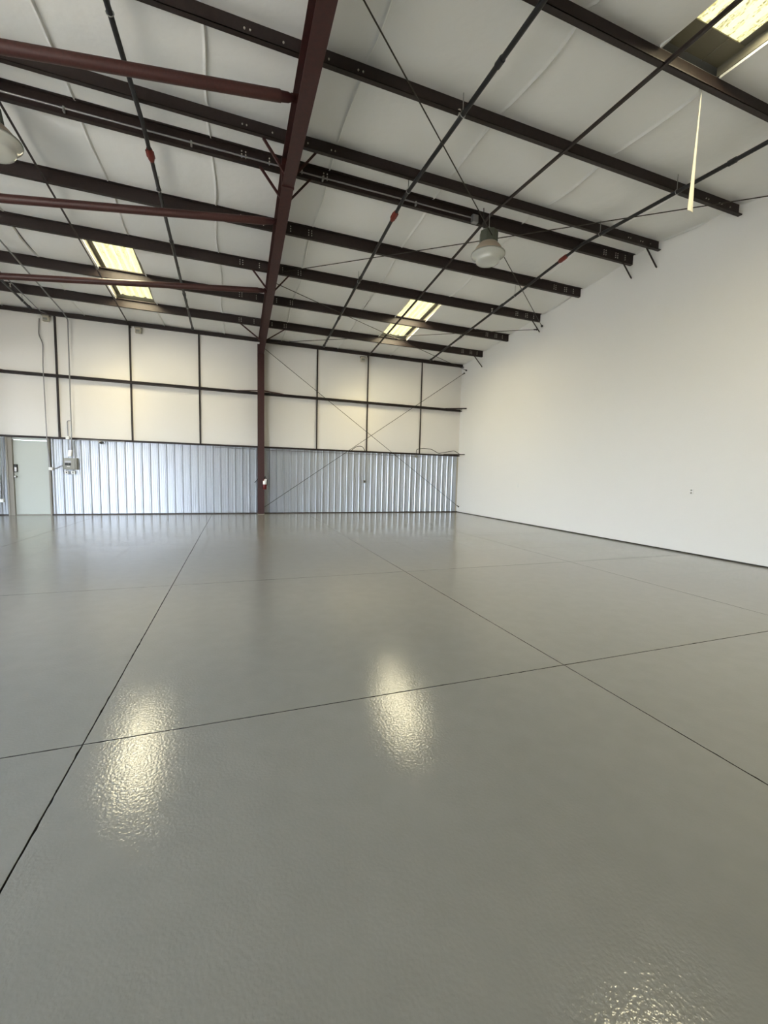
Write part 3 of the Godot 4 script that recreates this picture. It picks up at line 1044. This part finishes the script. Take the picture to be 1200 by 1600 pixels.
# ---------------------------------------------------------------- pipes, lamps
func sprinkler_pipe(x: float, label: String, heads: Array, hangers: Array) -> void:
	var o := thing("sprinkler_pipe", label, "pipe", "black sprinkler pipes under the roof")
	var q := 0.30
	var st := mb()
	tube(st, [P(x, roof_y(0.3) - q, 0.3), P(x, YRIDGE - q, ZRIDGE), P(x, roof_y(14.0) - q, 14.0)], 0.030, 12)
	build(st, "pipe", M.black_pipe, o)
	st = mb()
	tube(st, [P(x, roof_y(7.45) - q, 7.45), P(x, roof_y(7.49) - q, 7.49), P(x, roof_y(7.64) - q, 7.64), P(x, roof_y(7.68) - q, 7.68)], [0.036, 0.047, 0.047, 0.036], 12)
	for s in [-1, 1]:
		tube(st, [P(x + s * 0.045, roof_y(7.5) - q, 7.5), P(x + s * 0.045, roof_y(7.62) - q, 7.62)], 0.014, 8)
	build(st, "red_coupling", M.coupling_red, o)
	st = mb()
	tube(st, [P(x, roof_y(13.93) - q, 13.93), P(x, roof_y(14.03) - q, 14.03), P(x, roof_y(14.05) - q, 14.05)], [0.040, 0.040, 0.028], 12)
	build(st, "end_cap", M.black_pipe, o)
	for z in [4.3, 9.75, 11.9]:
		st = mb()
		tube(st, [P(x, roof_y(z - 0.05) - q, z - 0.05), P(x, roof_y(z + 0.05) - q, z + 0.05)], 0.039, 12)
		build(st, "pipe_coupling", M.black_pipe, o)
	for z in heads:
		st = mb()
		var y := roof_y(z) - q
		tube(st, [P(x, y + 0.02, z), P(x, y + 0.06, z)], 0.018, 8)
		tube(st, [P(x, y + 0.06, z), P(x, y + 0.115, z)], 0.008, 6)
		tube(st, [P(x, y + 0.115, z), P(x, y + 0.120, z)], 0.024, 12)
		build(st, "sprinkler_head", M.bolt_zinc, o)
	for z in hangers:
		st = mb()
		var y := roof_y(z) - q
		var ring := []
		for k in 13:
			var a := TAU * k / 12
			ring.append(P(x + 0.036 * cos(a), y + 0.036 * sin(a), z))
		tube(st, ring, 0.005, 6, false)
		tube(st, [P(x, y + 0.036, z), P(x, roof_y(z) - 0.03, z)], 0.006, 6)
		build(st, "hanger", M.zinc, o)

func bell_lamp(label: String, at: Vector3, tilt: float, top: Vector3) -> void:
	var o := thing("bell_lamp", label, "lamp", "high-bay lamps, switched off", at)
	o.rotation_degrees = Vector3(0, 0, tilt)
	# origin at the rim of the reflector, housing above, glass below
	var st := mb()
	lathe(st, [Vector2(0.0, 0.43), Vector2(0.06, 0.43), Vector2(0.165, 0.40), Vector2(0.172, 0.385), Vector2(0.172, 0.205), Vector2(0.16, 0.19), Vector2(0, 0.19)], 8, false)
	build(st, "ballast_housing", M.ballast_green, o)
	st = mb()
	lathe(st, [Vector2(0.125, 0.20), Vector2(0.17, 0.19), Vector2(0.225, 0.125), Vector2(0.275, 0.045), Vector2(0.305, 0.0), Vector2(0.298, 0.0), Vector2(0.262, 0.05), Vector2(0.21, 0.125), Vector2(0.16, 0.185), Vector2(0.125, 0.19)], 36)
	build(st, "reflector", M.reflector_beige, o)
	st = mb()
	lathe(st, [Vector2(0.300, 0.006), Vector2(0.318, 0.004), Vector2(0.318, -0.012), Vector2(0.300, -0.014)], 36)
	build(st, "rim_band", M.panel_grey, o)
	st = mb()
	lathe(st, [Vector2(0.306, -0.012), Vector2(0.262, -0.050), Vector2(0.228, -0.066), Vector2(0.222, -0.120), Vector2(0.212, -0.140), Vector2(0.15, -0.168), Vector2(0.08, -0.18), Vector2(0, -0.184)], 36)
	build(st, "glass_lens", M.prismatic_glass, o)
	st = mb()
	tube(st, [Vector3(0, 0.16, 0), Vector3(0, 0.10, 0), Vector3(0, 0.02, 0), Vector3(0, -0.04, 0)], [0.03, 0.05, 0.055, 0.03], 14)
	build(st, "bulb", M.white_plastic, o)
	st = mb()
	var hook := [Vector3(0, 0.43, 0)]
	for k in 9:
		var a := PI * 1.6 * k / 8 - PI / 2
		hook.append(Vector3(0.022 * cos(a), 0.475 + 0.022 * sin(a), 0))
	tube(st, hook, 0.006, 6)
	var loc := o.transform.affine_inverse() * top
	tube(st, [Vector3(0, 0.49, 0), loc], 0.006, 6)
	build(st, "hook_chain", M.zinc, o)
	st = mb()
	tube(st, rounded([Vector3(-0.15, 0.40, 0.06), Vector3(-0.17, 0.50, 0.08), loc + Vector3(-0.22, -0.02, 0.14)], 0.06), 0.008, 6)
	build(st, "power_cord", M.breaker_black, o)

func roof_services() -> void:
	var st: SurfaceTool
	sprinkler_pipe(-5.15, "black sprinkler pipe under the roof, over the grey door", [13.0], [12.2, 13.6])
	sprinkler_pipe(-1.19, "black sprinkler pipe under the roof between bell lamp and red rafter", [5.0, 10.9], [5.4, 8.3, 12.6])
	sprinkler_pipe(2.78, "black sprinkler pipe under the roof, first from red rafter towards side wall", [5.2, 10.4], [5.1, 6.9, 9.9, 13.6])
	sprinkler_pipe(6.70, "black sprinkler pipe under the roof, nearest the plain side wall", [9.0, 10.2], [5.1, 6.6, 9.2, 11.9])
	# conduit along the ridge purlin, ending at the lamp's box
	var cd := thing("ridge_conduit", "pale conduit clipped along the ridge purlin to a small box by the bell lamp", "conduit")
	st = mb()
	var yc := roof_y(7.35) - 0.155
	tube(st, [P(-9.0, yc, 7.32), P(4.26, yc, 7.32)], 0.013, 8)
	build(st, "run", M.conduit_steel, cd)
	st = mb()
	soft_box(st, 4.26, 4.38, yc - 0.09, yc + 0.045, 7.26, 7.345, 0.006)
	build(st, "junction_box", M.conduit_steel, cd)
	for cx in [-2.2, -0.6, 1.4, 3.1]:
		st = mb()
		box(st, cx - 0.012, cx + 0.012, yc - 0.05, yc + 0.018, 7.30, 7.345)
		build(st, "clip", M.zinc, cd)
	conduit("thin conduit beside the sprinkler pipe, running to the cream box over the door", [P(-5.06, roof_y(11.0) - 0.25, 11.0), P(-5.02, roof_y(14.3) - 0.25, 14.3), P(-5.02, 5.75, ZB - 0.12)], 0.012, M.conduit_steel)
	bell_lamp("bell-shaped high-bay lamp with drop glass lens hanging near the skylight", P(4.50, 5.595, 7.07), 0.0, P(4.50, YRIDGE - 0.20, 7.07))
	bell_lamp("bell-shaped high-bay lamp with drop glass lens hanging over the door side", P(-2.96, 5.62, 7.20), 9.0, P(-3.0, YRIDGE - 0.20, 7.20))
	# loose white strip hanging from a purlin, turning as it drops
	var hs := thing("hanging_strip", "long white plastic strip hanging down from a purlin beside the skylight", "strip")
	st = mb()
	st.set_smooth_group(0)
	var n := 24
	var prev := []
	for k in n + 1:
		var t := float(k) / n
		var c := P(5.245, lerpf(6.15, 4.70, t), 3.80)
		var a := deg_to_rad(lerpf(62.0, 12.0, pow(t, 0.7)))
		var d := Vector3(cos(a), 0, -sin(a))
		var f := Vector3(sin(a), 0, cos(a))
		var now := []
		for j in 6:
			var u := (j / 5.0 - 0.5) * 2.0
			now.append(c + d * u * lerpf(0.036, 0.068, t) + f * (0.016 * (1.0 - u * u)))
		if k > 0:
			for j in 5:
				quad(st, prev[j], prev[j + 1], now[j + 1], now[j], f)
				quad(st, prev[j] - f * 0.003, prev[j + 1] - f * 0.003, now[j + 1] - f * 0.003, now[j] - f * 0.003, -f)
		prev = now
	build(st, "strip", M.white_pvc, hs)
